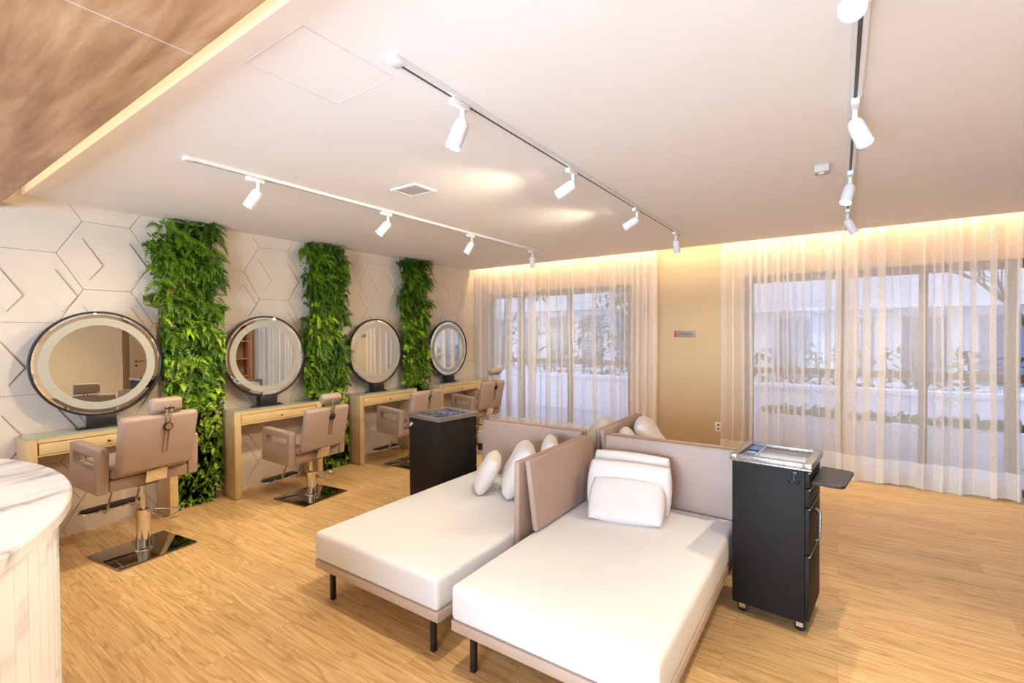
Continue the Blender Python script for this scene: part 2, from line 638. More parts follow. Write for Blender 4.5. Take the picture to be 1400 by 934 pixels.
# cove LED strips (the emitting tape lying in the coves)
b = MB()
b.box(XW + 0.05, XR - 0.05, YC + 0.012, YC + 0.022, 2.70, 2.708)
tag(b.build('led_strip', M['ledwarm']), 'warm light strip tucked in the slot above the curtains', 'light strip')
b = MB()
b.box(XW + 0.05, XR - 0.05, 0.60, 0.61, 2.531, 2.539)
tag(b.build('led_strip', M['ledwarm']), 'warm light strip tucked above the edge of the wooden soffit', 'light strip')

# ceiling hatches
def outline(name, x0, x1, y0, y1, w=0.003):
    b = MB()
    z0, z1 = ZC - 0.0012, ZC + 0.002
    b.box(x0, x1, y0, y0 + w, z0, z1)
    b.box(x0, x1, y1 - w, y1, z0, z1)
    b.box(x0, x0 + w, y0, y1, z0, z1)
    b.box(x1 - w, x1, y0, y1, z0, z1)
    return b.build(name, M['hatchline'])
struct(outline('trim_3', -1.868, -1.484, 0.926, 1.326))
struct(outline('trim_4', -4.62, -4.15, 0.93, 1.33))

# ------------------------------------------------------------------ ceiling fittings
v = thing('ceiling_vent', 'small square grey air vent set in the white ceiling between two light tracks', 'vent', (-2.52, 2.42, ZC), 0.0)
b = MB()
b.frame([(-0.125, -0.105), (0.125, -0.105), (0.125, 0.105), (-0.125, 0.105)], [(-0.10, -0.08), (0.10, -0.08), (0.10, 0.08), (-0.10, 0.08)], 0.0, 0.012, Matrix.Rotation(PI / 2, 4, 'X') @ Matrix.Translation((0, 0.0, 0)))
b.build('vent_frame', M['white'], v).location = (0, 0, -0.012)
b = MB()
for k in range(9):
    b.box(-0.10, 0.10, -0.08 + k * 0.018, -0.08 + k * 0.018 + 0.013, -0.008, -0.003, M=Matrix.Identity(4))
b.build('louvre', M['ventgrey'], v)

v = thing('ceiling_sensor', 'small white box sensor fixed to the ceiling near the single light track', 'sensor', (-0.092, 3.56, ZC))
b = MB()
b.box(-0.04, 0.04, -0.045, 0.045, -0.05, 0.0, 0.008)
b.build('housing', M['ventgrey'], v)
b = MB()
b.cyl((0, -0.01, -0.053), 0.016, 0.008, bev=0.002)
b.build('lens_cap', M['white'], v)

TR = [(-3.115, 1.22, 5.10, 'white light track running above the row of styling chairs', 'track_light_a'),
      (-1.375, 1.24, 5.15, 'white light track running above the day beds', 'track_light_b'),
      (0.055, 0.95, 5.86, 'white light track running to the wide sheer curtain beside the ceiling sensor', 'track_light_c')]
for x, y0, y1, lab, _ in TR:
    t = thing('light_track', lab, 'light track', (x, (y0 + y1) / 2, ZC), 0, 'ceiling light tracks')
    L = (y1 - y0) / 2
    b = MB()
    b.box(-0.024, -0.007, -L, L, -0.020, 0.0)
    b.box(0.007, 0.024, -L, L, -0.020, 0.0)
    b.box(-0.007, 0.007, -L, L, -0.006, 0.0)
    b.build('track_rail', M['white'], t)
    b = MB()
    b.box(-0.0068, 0.0068, -L + 0.03, L - 0.03, -0.018, -0.0062)
    b.build('track_slot', M['slot'], t)
    for s in (-1, 1):
        b = MB()
        b.box(-0.026, 0.026, s * L - 0.025, s * L + 0.025, -0.023, 0.0, 0.003)
        b.build('end_cap', M['white'], t)

SPOTS = [  # x, y, aim direction, label, watts
    (-3.115, 1.60, (-0.62, -0.25, -0.75), 'white spotlight on the styling track, nearest the wooden soffit', 60),
    (-3.115, 2.68, (-0.40, -0.50, -0.77), 'white spotlight on the styling track, second from the wooden soffit', 70),
    (-3.115, 3.78, (-0.50, -0.20, -0.84), 'white spotlight on the styling track, third from the wooden soffit', 60),
    (-3.115, 4.95, (-0.25, 0.40, -0.88), 'white spotlight on the styling track, nearest the sheer curtain', 60),
    (-1.375, 1.60, (-0.22, -0.30, -0.93), 'white spotlight on the day bed track, nearest the wooden soffit', 70),
    (-1.375, 2.66, (-0.88, -0.12, -0.46), 'white spotlight on the day bed track, second from the wooden soffit', 60),
    (-1.375, 3.80, (-0.88, -0.10, -0.46), 'white spotlight on the day bed track, third from the wooden soffit', 60),
    (-1.375, 4.93, (0.0, 0.40, -0.92), 'white spotlight on the day bed track, nearest the sheer curtain', 50),
    (0.055, 1.60, (-0.25, -0.62, -0.74), 'white glowing spotlight on the sensor track, nearest the camera end', 80),
    (0.055, 2.62, (0.30, -0.30, -0.90), 'white spotlight on the sensor track, tilted towards the bare window edge', 115),
    (0.055, 3.75, (-0.20, -0.35, -0.92), 'white spotlight on the sensor track, third along, its lamp glowing', 62),
    (0.055, 4.88, (0.40, 0.35, -0.85), 'white spotlight on the sensor track, nearest the wide sheer curtain', 75),
]
# the shared meshes of a spotlight
def spot_parts():
    b = MB()
    b.box(-0.016, 0.016, -0.055, 0.055, -0.048, -0.0205, 0.004)
    ad = b.build('track_adapter', M['white'])
    b = MB()
    b.cyl((0, 0.02, -0.075), 0.011, 0.056)
    st = b.build('stem', M['white'])
    b = MB()                                 # head along -z, pivot at its top
    b.lathe([(0.0, 0.012), (0.022, 0.010), (0.030, 0.0), (0.034, -0.02), (0.034, -0.118), (0.0335, -0.12), (0.031, -0.12), (0.031, -0.114), (0.0, -0.114)], 32)
    hd = b.build('lamp_head', M['white'])
    b = MB()
    b.cyl((0, 0, -0.116), 0.0305, 0.003)
    ln = b.build('lens', M['lens'])
    return ad, st, hd, ln
proto = spot_parts()
for i, (x, y, aim, lab, w) in enumerate(SPOTS):
    t = thing('track_spotlight', lab, 'spotlight', (x, y, ZC), 0, 'track spotlights')
    ad, st, hd, ln = [p if i == 0 else p.copy() for p in proto]
    if i:
        for p in (ad, st, hd, ln):
            COL.objects.link(p)
    for p in (ad, st, hd):
        p.parent = t
    hd.location = (0, 0.02, -0.105)
    a = Vector(aim).normalized()
    q = Vector((0, 0, -1)).rotation_difference(a)
    hd.rotation_mode = 'QUATERNION'
    hd.rotation_quaternion = q
    ln.parent = hd
    l = bpy.data.lights.new('spot_lamp', 'SPOT')
    l.energy = w * 0.88
    l.color = (1.0, 0.84, 0.58)
    l.spot_size = R(126) if i in (5, 6) else R(104)
    l.spot_blend = 0.85
    l.shadow_soft_size = 0.022
    lo = bpy.data.objects.new('spot_lamp', l)
    COL.objects.link(lo)
    pos = Vector((x, y + 0.02, ZC - 0.105)) + a * 0.124
    lo.location = pos
    lo.rotation_mode = 'QUATERNION'
    lo.rotation_quaternion = Vector((0, 0, -1)).rotation_difference(a)

# ------------------------------------------------------------------ styling tables
def make_table(y0, y1, label):
    yc = (y0 + y1) / 2
    w = (y1 - y0) / 2
    xf, xb = -4.655, -4.928
    t = thing('styling_table', label, 'table', ((xf + xb) / 2, yc, 0), 0, 'oak styling tables along the tiled wall')
    d = (xf - xb) / 2
    for s in (-1, 1):
        b = MB()
        b.box(-d, d, min(s * w, s * (w - 0.062)), max(s * w, s * (w - 0.062)), 0.012, 0.826, 0.003)
        b.box(-d + 0.02, d - 0.02, s * (w - 0.031) - 0.02, s * (w - 0.031) + 0.02, 0.0, 0.013)
        b.build('side_panel', M['oakshaded'] if s < 0 else M['oak'], t)
    b = MB()
    b.box(-d, d, -w + 0.063, w - 0.063, 0.796, 0.826)
    b.box(-d, -d + 0.018, -w + 0.063, w - 0.063, 0.705, 0.795)
    b.box(-d, d, -w + 0.063, w - 0.063, 0.700, 0.709)
    b.build('table_body', M['oak'], t)
    b = MB()
    b.box(-d + 0.02, d - 0.004, -w + 0.070, w - 0.070, 0.713, 0.790, 0.002)
    dr = b.build('drawer', M['oak'], t)
    b = MB()
    b.cyl((d + 0.004, 0.0, 0.745), 0.008, 0.018, 'x', 16, bev=0.002)
    b.build('drawer_knob', M['black'], dr)
    b = MB()
    b.box(-d + 0.004, d - 0.003, -w + 0.004, w - 0.004, 0.8262, 0.835, 0.002)
    b.build('glass_top', M['glasstop'], t)
    return t
TL = ['oak styling table nearest the fluted marble counter', 'oak styling table standing between the widest and the middle fern panels',
      'oak styling table standing between the middle and the farthest fern panels', 'oak styling table in the corner next to the sheer curtain']
for (y0, y1), lab in zip(TABLES, TL):
    make_table(y0, y1, lab)

# ------------------------------------------------------------------ vanity mirrors
ML = ['round black-framed mirror on the styling table nearest the marble counter, reflecting a door',
      'round black-framed mirror between the widest and middle fern panels, reflecting a wooden shelf',
      'round black-framed mirror between the middle and farthest fern panels',
      'round black-framed mirror on the corner styling table by the sheer curtain']
def make_mirror(y, label):
    zc = 1.338
    t = thing('vanity_mirror', label, 'mirror', (-4.81, y, 0.835), 0, 'round mirrors on the styling tables')
    c = zc - 0.835
    RX = Matrix.Translation((0, 0, c)) @ Matrix.Rotation(PI / 2, 4, 'Y')
    b = MB()
    b.lathe([(0.0, -0.022), (0.405, -0.022), (0.412, -0.016), (0.412, 0.016), (0.409, 0.019), (0.400, 0.019), (0.396, 0.008), (0.0, 0.008)], 96, RX)
    fr = b.build('mirror_frame', M['black'], t)
    b = MB()
    b.lathe([(0.0, 0.0125), (0.384, 0.0125), (0.3955, 0.0105), (0.3955, 0.0085), (0.0, 0.0085)], 96, RX, smooth=False)
    b.build('mirror_glass', M['mirror'], t)
    b = MB()
    b.lathe([(0.302, 0.0128), (0.302, 0.0136), (0.360, 0.0136), (0.360, 0.0128), (0.302, 0.0128)], 96, RX)
    b.build('frosted_ring', M['frost'], t)
    b = MB()
    b.box(-0.045, 0.045, -0.085, 0.085, 0.006, 0.098, 0.004)
    b.build('mirror_base', M['black'], t)
    b = MB()
    b.box(-0.05, 0.05, -0.15, 0.15, 0.0, 0.007, 0.002)
    for s in (-1, 1):
        b.cyl((0.02, s * 0.12, 0.013), 0.014, 0.014, bev=0.003)
    b.build('foot_plate', M['black'], t)
    return t
for y, lab in zip(MIRROR_Y, ML):
    make_mirror(y, lab)

# ------------------------------------------------------------------ fern panels
def leaf_quads(bm, base, d, up, L, W, mat, droop=0.3, segs=3):
    """a bent pointed blade"""
    d = d.normalized()
    side = d.cross(up).normalized()
    nrm = side.cross(d).normalized()
    prof = [0.35, 1.0, 0.75, 0.0] if segs == 3 else [0.5, 1.0, 0.0]
    prev = None
    for k in range(segs + 1):
        s = k / segs
        c = base + d * (L * s) - Vector((0, 0, 1)) * (droop * L * s * s) + nrm * 0.0
        w = W * prof[k] * 0.5
        cur = (bm.verts.new(c - side * w), bm.verts.new(c + side * w)) if w > 1e-5 else (bm.verts.new(c),)
        if prev:
            if len(cur) == 2:
                f = bm.faces.new((prev[0], prev[1], cur[1], cur[0]))
            else:
                f = bm.faces.new((prev[0], prev[1], cur[0]))
            f.material_index = mat
        prev = cur

def fern_frond(bm, base, d, L, W, mat, rnd, droop=0.9, n=9):
    """arching frond with paired leaflets"""
    d = d.normalized()
    pos = base.copy()
    dirv = d.copy()
    step = L / n
    for k in range(n):
        s = k / (n - 1)
        dirv = (dirv + Vector((0, 0, -1)) * droop * 0.22).normalized()
        side = dirv.cross(Vector((1, 0, 0.25))).normalized()
        nxt = pos + dirv * step
        wl = W * (0.5 + 1.3 * s if s < 0.3 else 1.25 * (1 - s) + 0.04)
        for sg in (-1, 1):
            ld = (side * sg + dirv * 0.75 + Vector((rnd.uniform(-.1, .25), 0, 0))).normalized()
            w = step * 0.95
            a = pos - dirv * w * 0.5
            bq = pos + dirv * w * 0.6
            tip = pos + ld * wl
            f = bm.faces.new((bm.verts.new(a), bm.verts.new(bq), bm.verts.new(tip)))
            f.material_index = mat
        pos = nxt

def make_green(yc, w, label, seed, gap, mgap):
    m0, m1 = mgap[0] - yc, mgap[1] - yc
    g0, g1 = gap[0] - yc, gap[1] - yc
    rnd = random.Random(seed)
    t = thing('fern_panel', label, 'green wall', (XW + 0.03, yc, 0), 0, 'vertical fern panels on the tiled wall')
    b = MB()
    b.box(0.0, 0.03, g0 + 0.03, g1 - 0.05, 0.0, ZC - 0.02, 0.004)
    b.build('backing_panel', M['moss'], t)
    fr = MB()
    br = MB()
    def lo_(z):
        return g0 if z < 0.86 else -w / 2
    def hi_(z):
        return g1 if z < 0.86 else w / 2
    # tufts of one species each
    for k in range(330):
        z = rnd.uniform(0.05, ZC - 0.02)
        y = rnd.uniform(lo_(z) + 0.015, hi_(z) - 0.015)
        kind = rnd.random()
        c = Vector((rnd.uniform(0.02, 0.12), y, z))
        lowz = z < 0.9
        if kind < 0.55:
            mat = rnd.choice((0, 0, 1, 1, 1, 2 if z < 1.8 else 0, 3 if z > 1.6 and rnd.random() < .35 else 0))
            for j in range(7):
                ang = rnd.uniform(-1.25, 1.25) if not lowz else rnd.uniform(-.5, .5)
                d = Vector((rnd.uniform(0.35, 0.9), math.sin(ang), rnd.uniform(-0.3, 0.9)))
                L = rnd.uniform(0.14, 0.26) * (0.75 if lowz else 1)
                fern_frond(fr.bm, c + Vector((0, rnd.uniform(-.03, .03), rnd.uniform(-.03, .03))), d, L, L * 0.25, mat, rnd, rnd.uniform(0.7, 1.4))
        else:
            mat = rnd.choice((0, 2, 2, 1)) if z < 1.9 else rnd.choice((0, 0, 1))
            for j in range(16):
                ang = rnd.uniform(-1.2, 1.2) if not lowz else rnd.uniform(-.7, .7)
                d = Vector((rnd.uniform(0.3, 1.0), math.sin(ang), rnd.uniform(-0.8, 0.9)))
                p = c + Vector((rnd.uniform(0.0, 0.06), rnd.uniform(-.06, .06), rnd.uniform(-.06, .06)))
                p.y = max(lo_(p.z), min(hi_(p.z), p.y))
                L = rnd.uniform(0.05, 0.10)
                leaf_quads(br.bm, p, d, Vector((0.3, 0, 1)), L, L * rnd.uniform(0.3, 0.5), mat, rnd.uniform(0.1, 0.7))
    def clampx(mb):
        for vv in mb.bm.verts:
            vv.co.x = max(0.012, min(0.25 if vv.co.z > 0.95 else (0.17 if vv.co.z > 0.86 else 0.105), vv.co.x))
            if vv.co.z < 0.86:
                vv.co.y = max(g0, min(g1 - 0.015, vv.co.y))
                vv.co.z = max(0.004, vv.co.z)
            vv.co.z = min(ZC - 0.005, vv.co.z)
            if 0.86 <= vv.co.z < 1.80:
                vv.co.y = max(m0, min(m1, vv.co.y))
            vv.co.y = max(-w / 2 - 0.075, min(w / 2 + 0.075, vv.co.y))
    clampx(fr)
    clampx(br)
    mats = [M['fern_a'], M['fern_b'], M['fern_c'], M['fern_d']]
    fr.build('fern_fronds', mats, t)
    br.build('broad_leaves', mats, t)
    return t
GL = ['tall green fern panel between the two styling tables nearest the marble counter',
      'tall green fern panel in the middle of the three on the tiled wall',
      'tall green fern panel farthest from the marble counter, bright lime leaves low down']
for i, ((yc, w), lab) in enumerate(zip(GREEN, GL)):
    make_green(yc, w, lab, 11 + i, GAPS[i], MGAPS[i])

# ------------------------------------------------------------------ styling chairs (face -x, origin at the base centre)
def rrect(x0, x1, z0, z1, r, n=4):
    pts = []
    for cx, cz, a0 in ((x1 - r, z1 - r, 0), (x0 + r, z1 - r, 90), (x0 + r, z0 + r, 180), (x1 - r, z0 + r, 270)):
        for k in range(n + 1):
            a = R(a0 + 90 * k / n)
            pts.append((cx + r * math.cos(a), cz + r * math.sin(a)))
    return pts

def make_chair(label, loc, rz, lift, headrest='normal', yshift=0.004, knob='copper'):
    t = thing('styling_chair', label, 'chair', loc, rz, 'beige salon chairs before the styling tables')
    b = MB()
    b.box(-0.225, 0.225, -0.245, 0.245, 0.0, 0.014, 0.005)
    b.build('base_plate', M['basechrome'], t)
    b = MB()
    b.lathe([(0.0, 0.0142), (0.060, 0.0142), (0.058, 0.022), (0.046, 0.030), (0.042, 0.20 + 0.5 * lift), (0.044, 0.205 + .5 * lift), (0.044, 0.235 + .5 * lift), (0.020, 0.245 + .5 * lift), (0.0, 0.245 + .5 * lift)], 32)
    b.build('column', M['chrome'], t)
    zt = 0.372 + lift
    b = MB()
    b.cyl((0, 0, (0.245 + .5 * lift + zt) / 2), 0.017, zt - 0.245 - .5 * lift + 0.004)
    b.build('piston', M['chrome'], t)
    zp = 0.225 + .5 * lift
    b = MB()
    b.tube([(0.04, 0.01, zp), (0.07, 0.03, zp - 0.01), (0.155, 0.05, zp - 0.055), (0.165, 0.075, zp - 0.06), (0.12, 0.19, zp - 0.045), (0.09, 0.20, zp - 0.035), (0.03, 0.06, zp - 0.005)], 0.007)
    b.build('pump_lever', M['chrome'], t)
    T = Matrix.Translation((0, yshift, 0.372 + lift)) @ Matrix.Rotation(R(4.0), 4, 'Y')   # tilted seat frame, z=0 at the seat's underside
    up = lambda o: o
    b = MB()
    b.box(-0.07, 0.07, -0.07, 0.07, -0.014, 0.0, 0.003)
    b.build('swivel_mount', M['black'], t, T)
    b = MB()
    b.box(-0.285, 0.105, -0.245, 0.245, 0.002, 0.085, 0.012)
    b.build('seat_box', M['leather'], t, T)
    b = MB()
    b.box(-0.315, 0.12, -0.243, 0.243, 0.087, 0.165, 0.028, 4)
    b.build('seat', M['leather'], t, T)
    for s in (-1, 1):
        b = MB()
        ys = sorted((s * 0.248, s * 0.316))
        b.frame(rrect(-0.285, 0.108, 0.0, 0.305, 0.014), rrect(-0.238, 0.055, 0.165, 0.247, 0.004), ys[0], ys[1])
        ed = [e for e in b.bm.edges if len(e.link_faces) == 2 and e.calc_face_angle(0) > 1.2]
        bmesh.ops.bevel(b.bm, geom=ed, offset=0.008, segments=2, profile=0.5, affect='EDGES')
        for f in b.bm.faces:
            f.smooth = True
        b.build('armrest', M['leather'], t, T)
    # backrest
    Bk = T @ Matrix.Translation((0.155, 0, 0.125)) @ Matrix.Rotation(R(8), 4, 'Y')
    b = MB()
    t2 = bmesh.new()
    bmesh.ops.create_cube(t2, size=1)
    bmesh.ops.scale(t2, vec=(0.075, 0.488, 0.40), verts=t2.verts)
    bmesh.ops.translate(t2, vec=(0, 0, 0.20), verts=t2.verts)
    for vv in t2.verts:
        if vv.co.z < 0.1:
            vv.co.y *= 0.965
    bmesh.ops.bevel(t2, geom=t2.edges[:], offset=0.030, segments=4, profile=0.5, affect='EDGES')
    b._merge(t2, None, True)
    b.build('backrest', M['leather'], t, Bk)
    b = MB()
    b.box(0.000, 0.012, -0.066, 0.066, -0.085, 0.020, 0.003)
    b.box(-0.03, 0.0, -0.05, 0.05, -0.085, -0.06)
    b.build('hinge_plate', M['chrome'], t, Bk @ Matrix.Translation((0.018, 0.0, 0)))
    b = MB()
    for s in (-1, 1):
        b.box(0.0380, 0.0420, 0.03 + s * 0.014 - 0.004, 0.03 + s * 0.014 + 0.004, 0.13, 0.42, 0.001)
    b.build('headrest_track', M['basechrome'], t, Bk)
    b = MB()
    b.lathe([(0.0, 0.0), (0.030, 0.0), (0.030, 0.012), (0.022, 0.018), (0.022, 0.015), (0, 0.015)], 28, Matrix.Translation((0.0425, 0.03, 0.315)) @ Matrix.Rotation(PI / 2, 4, 'Y'))
    kn = b.build('headrest_knob', M['black'], t, Bk)
    b = MB()
    b.lathe([(0.0, 0.0), (0.0215, 0.0), (0.020, 0.003), (0, 0.004)], 28, Matrix.Translation((0.0578, 0.03, 0.315)) @ Matrix.Rotation(PI / 2, 4, 'Y'))
    b.build('knob_cap', M['copper'] if knob == 'copper' else M['black'], kn, Bk)
    if headrest:
        if headrest == 'normal':
            Hd = Bk @ Matrix.Translation((-0.005, 0.03, 0.46)) @ Matrix.Rotation(R(-6), 4, 'Y')
            w, hh = 0.098, 0.048
        elif headrest == 'forward':
            Hd = Bk @ Matrix.Translation((-0.01, 0.03, 0.475)) @ Matrix.Rotation(R(25), 4, 'Y')
            w, hh = 0.11, 0.042
        else:
            Hd = Bk @ Matrix.Translation((-0.02, 0.03, 0.53)) @ Matrix.Rotation(R(48), 4, 'Y')
            w, hh = 0.115, 0.055
        b = MB()
        b.box(-0.042, 0.036, -w, w, -hh, hh, 0.026, 4)
        hr = b.build('headrest', M['leather'], t, Hd)
        b = MB()
        zz = 0.44 if headrest != 'raised' else 0.49
        for s in (-1, 1):
            b.tube([(0.040, 0.03 + s * 0.014, 0.38), (0.044, 0.03 + s * 0.014, 0.42), (0.042, 0.03 + s * 0.016, zz), (0.034, 0.03 + s * 0.016, zz + 0.03)], 0.005, 8)
        b.box(0.034, 0.046, 0.0, 0.06, zz + 0.0, zz + 0.012)
        b.build('headrest_rod', M['chrome'], t, Bk)
    # footrest
    zf = -0.30
    for s in (-1, 1):
        b = MB()
        b.tube([(-0.20, s * 0.09, 0.0), (-0.235, s * 0.09, -0.10), (-0.29, s * 0.09, zf + 0.05), (-0.32, s * 0.09, zf + 0.015), (-0.40, s * 0.09, zf + 0.012)], 0.009)
        b.build('footrest_arm', M['chrome'], t, T)
    b = MB()
    b.prism(rrect(-0.50, -0.39, -0.19, 0.19, 0.05, 6), zf, zf + 0.018, 0.003, smooth=True)
    b.build('foot_pad', M['black'], t, T)
    b = MB()
    b.tube([(x, y, zf + 0.009) for x, y in rrect(-0.506, -0.384, -0.196, 0.196, 0.055, 6)], 0.007, 8, closed=True)
    b.build('foot_pad_rim', M['chrome'], t, T)
    return t
make_chair('beige salon chair nearest the marble counter, raised high, with a copper-faced knob', (-4.144, 1.29, 0), R(7.5), 0.135)
make_chair('beige salon chair with rolled headrest before the table beside the widest fern panel', (-4.20, 2.65, 0), R(6), 0.0, 'forward', 0.0, 'black')
make_chair('beige salon chair without a headrest, partly behind a black trolley', (-4.255, 4.02, 0), R(1), 0.01, None, 0.01)
make_chair('beige salon chair in the curtain corner, its headrest raised on a post', (-4.26, 5.36, 0), R(-3), 0.01, 'raised', 0.0, 'black')

# ------------------------------------------------------------------ day beds
def mattress_mesh(x0, x1, y0, y1, z0, z1, crown=0.018, e=0.024):
    b = MB()
    nx, ny = 24, 36
    bm = b.bm
    def prof(s):
        return 1 - (1 - min(1.0, s / e)) ** 2
    t = bmesh.new()
    bmesh.ops.create_cube(t, size=1)
    bmesh.ops.scale(t, vec=(x1 - x0, y1 - y0, z1 - z0), verts=t.verts)
    bmesh.ops.translate(t, vec=((x0 + x1) / 2, (y0 + y1) / 2, (z0 + z1) / 2), verts=t.verts)
    bmesh.ops.bevel(t, geom=t.edges[:], offset=e, segments=5, profile=0.55, affect='EDGES')
    for _ in range(1):
        bmesh.ops.subdivide_edges(t, edges=[ed for ed in t.edges if ed.calc_length() > 0.3], cuts=14, use_grid_fill=True)
    for v in t.verts:
        u = (v.co.x - x0) / (x1 - x0)
        w = (v.co.y - y0) / (y1 - y0)
        k = max(0, 4 * u * (1 - u)) ** 0.6 * max(0, 4 * w * (1 - w)) ** 0.5
        if v.co.z > (z0 + z1) / 2:
            v.co.z += crown * k + 0.0015 * math.sin(9 * u + 4 * w) * k
        # slight bulge of the sides
        h = (v.co.z - z0) / (z1 - z0)
        if 0.05 < h < 0.98:
            bl = 0.006 * math.sin(PI * min(1, h))
            if u < 0.02: v.co.x -= bl
            if u > 0.98: v.co.x += bl
            if w < 0.02: v.co.y -= bl
            if w > 0.98: v.co.y += bl
    bmesh.ops.recalc_face_normals(t, faces=t.faces)
    b._merge(t, None, True)
    return b

def make_bed(label, x0, x1, ymirror, side):
    """foot at y=0.0 running to +y (head at 1.53); side = +1 panel along x1, -1 along x0; mirrored for the two far beds"""
    xc = (x0 + x1) / 2
    t = thing('day_bed', label, 'day bed', (xc, ymirror[0], 0), 0, 'white day beds set back to back')
    sg = ymirror[1]
    w = (x1 - x0) / 2
    F = Matrix.Scale(1, 4) if sg > 0 else Matrix.Scale(-1, 4, (0, 1, 0))
    def bld(b, name, mat, parent=t):
        if sg < 0:
            bmesh.ops.transform(b.bm, matrix=F, verts=b.bm.verts)
            bmesh.ops.reverse_faces(b.bm, faces=b.bm.faces)
        return b.build(name, mat, parent)
    b = MB()
    b.box(-w, w, 0.0, 1.55, 0.190, 0.240, 0.006)
    bld(b, 'bed_frame', M['taupeframe'])
    for sx in (-1, 1):
        for y in (0.06, 1.44):
            b = MB()
            b.box(sx * (w - 0.085) - 0.013, sx * (w - 0.085) + 0.013, y - 0.013, y + 0.013, 0.0, 0.192, 0.002)
            bld(b, 'leg', M['black'])
    bld(mattress_mesh(-w + 0.004, w - 0.004, 0.0, 1.52, 0.2402, 0.402), 'mattress', M['linen'])
    # head panel, leaning back a little
    b = MB()
    Hm = Matrix.Translation((0, 1.528, 0.235)) @ Matrix.Rotation(R(-3.0), 4, 'X')
    b.box(-w + (0.085 if side < 0 else 0.03), w - (0.01 if side < 0 else 0.03), 0.0, 0.040, 0.0, 0.585, 0.012, 3, M=Hm)
    bld(b, 'head_panel', M['taupe'])
    b = MB()
    if side > 0:
        Sm = Matrix.Translation((w - 0.002, 0, 0.205)) @ Matrix.Rotation(R(0.8), 4, 'Y')
        b.box(0.0, 0.036, 0.63, 1.50, 0.0, 0.612, 0.012, 3, M=Sm)
    else:
        Sm = Matrix.Translation((-w + 0.015, 0, 0.4135)) @ Matrix.Rotation(R(-7.5), 4, 'Y')
        b.box(0.0, 0.036, 0.68, 1.52, 0.0, 0.405, 0.012, 3, M=Sm)
    bld(b, 'side_panel', M['taupe'])
    return t
make_bed('white day bed with plump cushions lined up along its side panel, nearest the styling chairs', -2.525, -1.545, (1.61, 1), 1)
make_bed('white day bed with three cushions stacked against its head panel, beside the tall black trolley', -1.462, -0.505, (1.61, 1), -1)
make_bed('far white day bed nearest the corner styling table, mostly behind taupe panels', -2.525, -1.545, (4.85, -1), 1)
make_bed('far white day bed before the beige wall, mostly behind its taupe panel', -1.462, -0.505, (4.85, -1), -1)

# ------------------------------------------------------------------ cushions
def pillow_mesh(w, h, th, seed):
    """lies in the local xz plane, thickness along y, bottom edge at z=0"""
    rnd = random.Random(seed)
    b = MB()
    n = 34
    ph = [rnd.uniform(0, 6) for _ in range(4)]
    def pt(u, v, s):
        # square mapped towards a rounded outline with soft corners, edges pulled in a little
        rc = 0.34
        x = u * math.sqrt(1 - rc * v * v / 2) * (1 - 0.02 * (1 - v * v)) * w / 2
        z = v * math.sqrt(1 - rc * u * u / 2) * (1 - 0.02 * (1 - u * u)) * h / 2
        k = max(0.0, (1 - u ** 4)) ** 0.5 * max(0.0, (1 - v ** 4)) ** 0.5
        y = s * th / 2 * k * (1 + 0.06 * math.sin(3 * u + ph[0]) * math.cos(2.6 * v + ph[1]) + 0.03 * math.sin(7 * u + 5 * v + ph[3]))
        y += 0.006 * math.sin(2 * u + ph[2]) * k
        return Vector((x, y, z + h / 2))
    g = {}
    for s in (-1, 1):
        for i in range(n + 1):
            for j in range(n + 1):
                u = -1 + 2 * i / n
                v = -1 + 2 * j / n
                edge = i in (0, n) or j in (0, n)
                if edge and s == 1:
                    g[s, i, j] = g[-1, i, j]
                    continue
                g[s, i, j] = b.bm.verts.new(pt(u, v, s))
    for s in (-1, 1):
        for i in range(n):
            for j in range(n):
                q = [g[s, i, j], g[s, i + 1, j], g[s, i + 1, j + 1], g[s, i, j + 1]]
                if s > 0:
                    q = q[::-1]
                f = b.bm.faces.new(q)
                f.smooth = True
    return b

def pillow(label, pos, w, h, th, yaw, lean, seed, roll=0):
    b = pillow_mesh(w, h, th, seed)
    o = b.build('cushion', M['pillow'])
    if 'sharp_edge' in o.data.attributes:
        o.data.attributes.remove(o.data.attributes['sharp_edge'])
    o.location = pos
    # lean: rotate about the local bottom edge, then face direction yaw
    o.rotation_euler = (Matrix.Rotation(yaw, 4, 'Z') @ Matrix.Rotation(lean, 4, 'X') @ Matrix.Rotation(roll, 4, 'Y')).to_euler()
    tag(o, label, 'cushion', 'white cushions on the day beds')
    return o
ZM = 0.420
pillow('white cushion leaning on the head panel, rearmost of the stack of three', (-1.135, 2.985, ZM), 0.54, 0.345, 0.10, R(3), R(-10), 1)
pillow('white cushion in the middle of the stack of three before the head panel', (-1.095, 2.835, ZM), 0.55, 0.32, 0.12, R(7), R(-18), 2)
pillow('white cushion at the front of the stack of three, its lower edge on the mattress', (-1.045, 2.665, ZM), 0.47, 0.30, 0.11, R(13), R(-46), 3)
pillow('small white cushion seen edge-on, standing farthest from the side panel', (-2.163, 2.69, ZM), 0.38, 0.29, 0.13, R(126), R(30), 4)
pillow('plump white cushion seen edge-on, standing in the middle of the row of three', (-1.950, 2.735, ZM), 0.42, 0.39, 0.16, R(125), R(27), 5)
pillow('white cushion whose tip shows above the side panel, closest to it', (-1.72, 2.86, ZM), 0.40, 0.41, 0.13, R(122), R(10), 6)
pillow('larger white cushion tilted against the far side panel before the beige wall', (-1.12, 3.91, ZM), 0.48, 0.50, 0.17, R(107), R(-33), 7)
pillow('smaller white cushion tip showing over the head panel beside the larger tilted one', (-1.195, 3.52, ZM), 0.36, 0.44, 0.14, R(109), R(-24), 8)
pillow('white cushion glimpsed in the gap between the four meeting panels', (-1.90, 3.74, ZM), 0.5, 0.48, 0.16, R(112), R(38), 9)

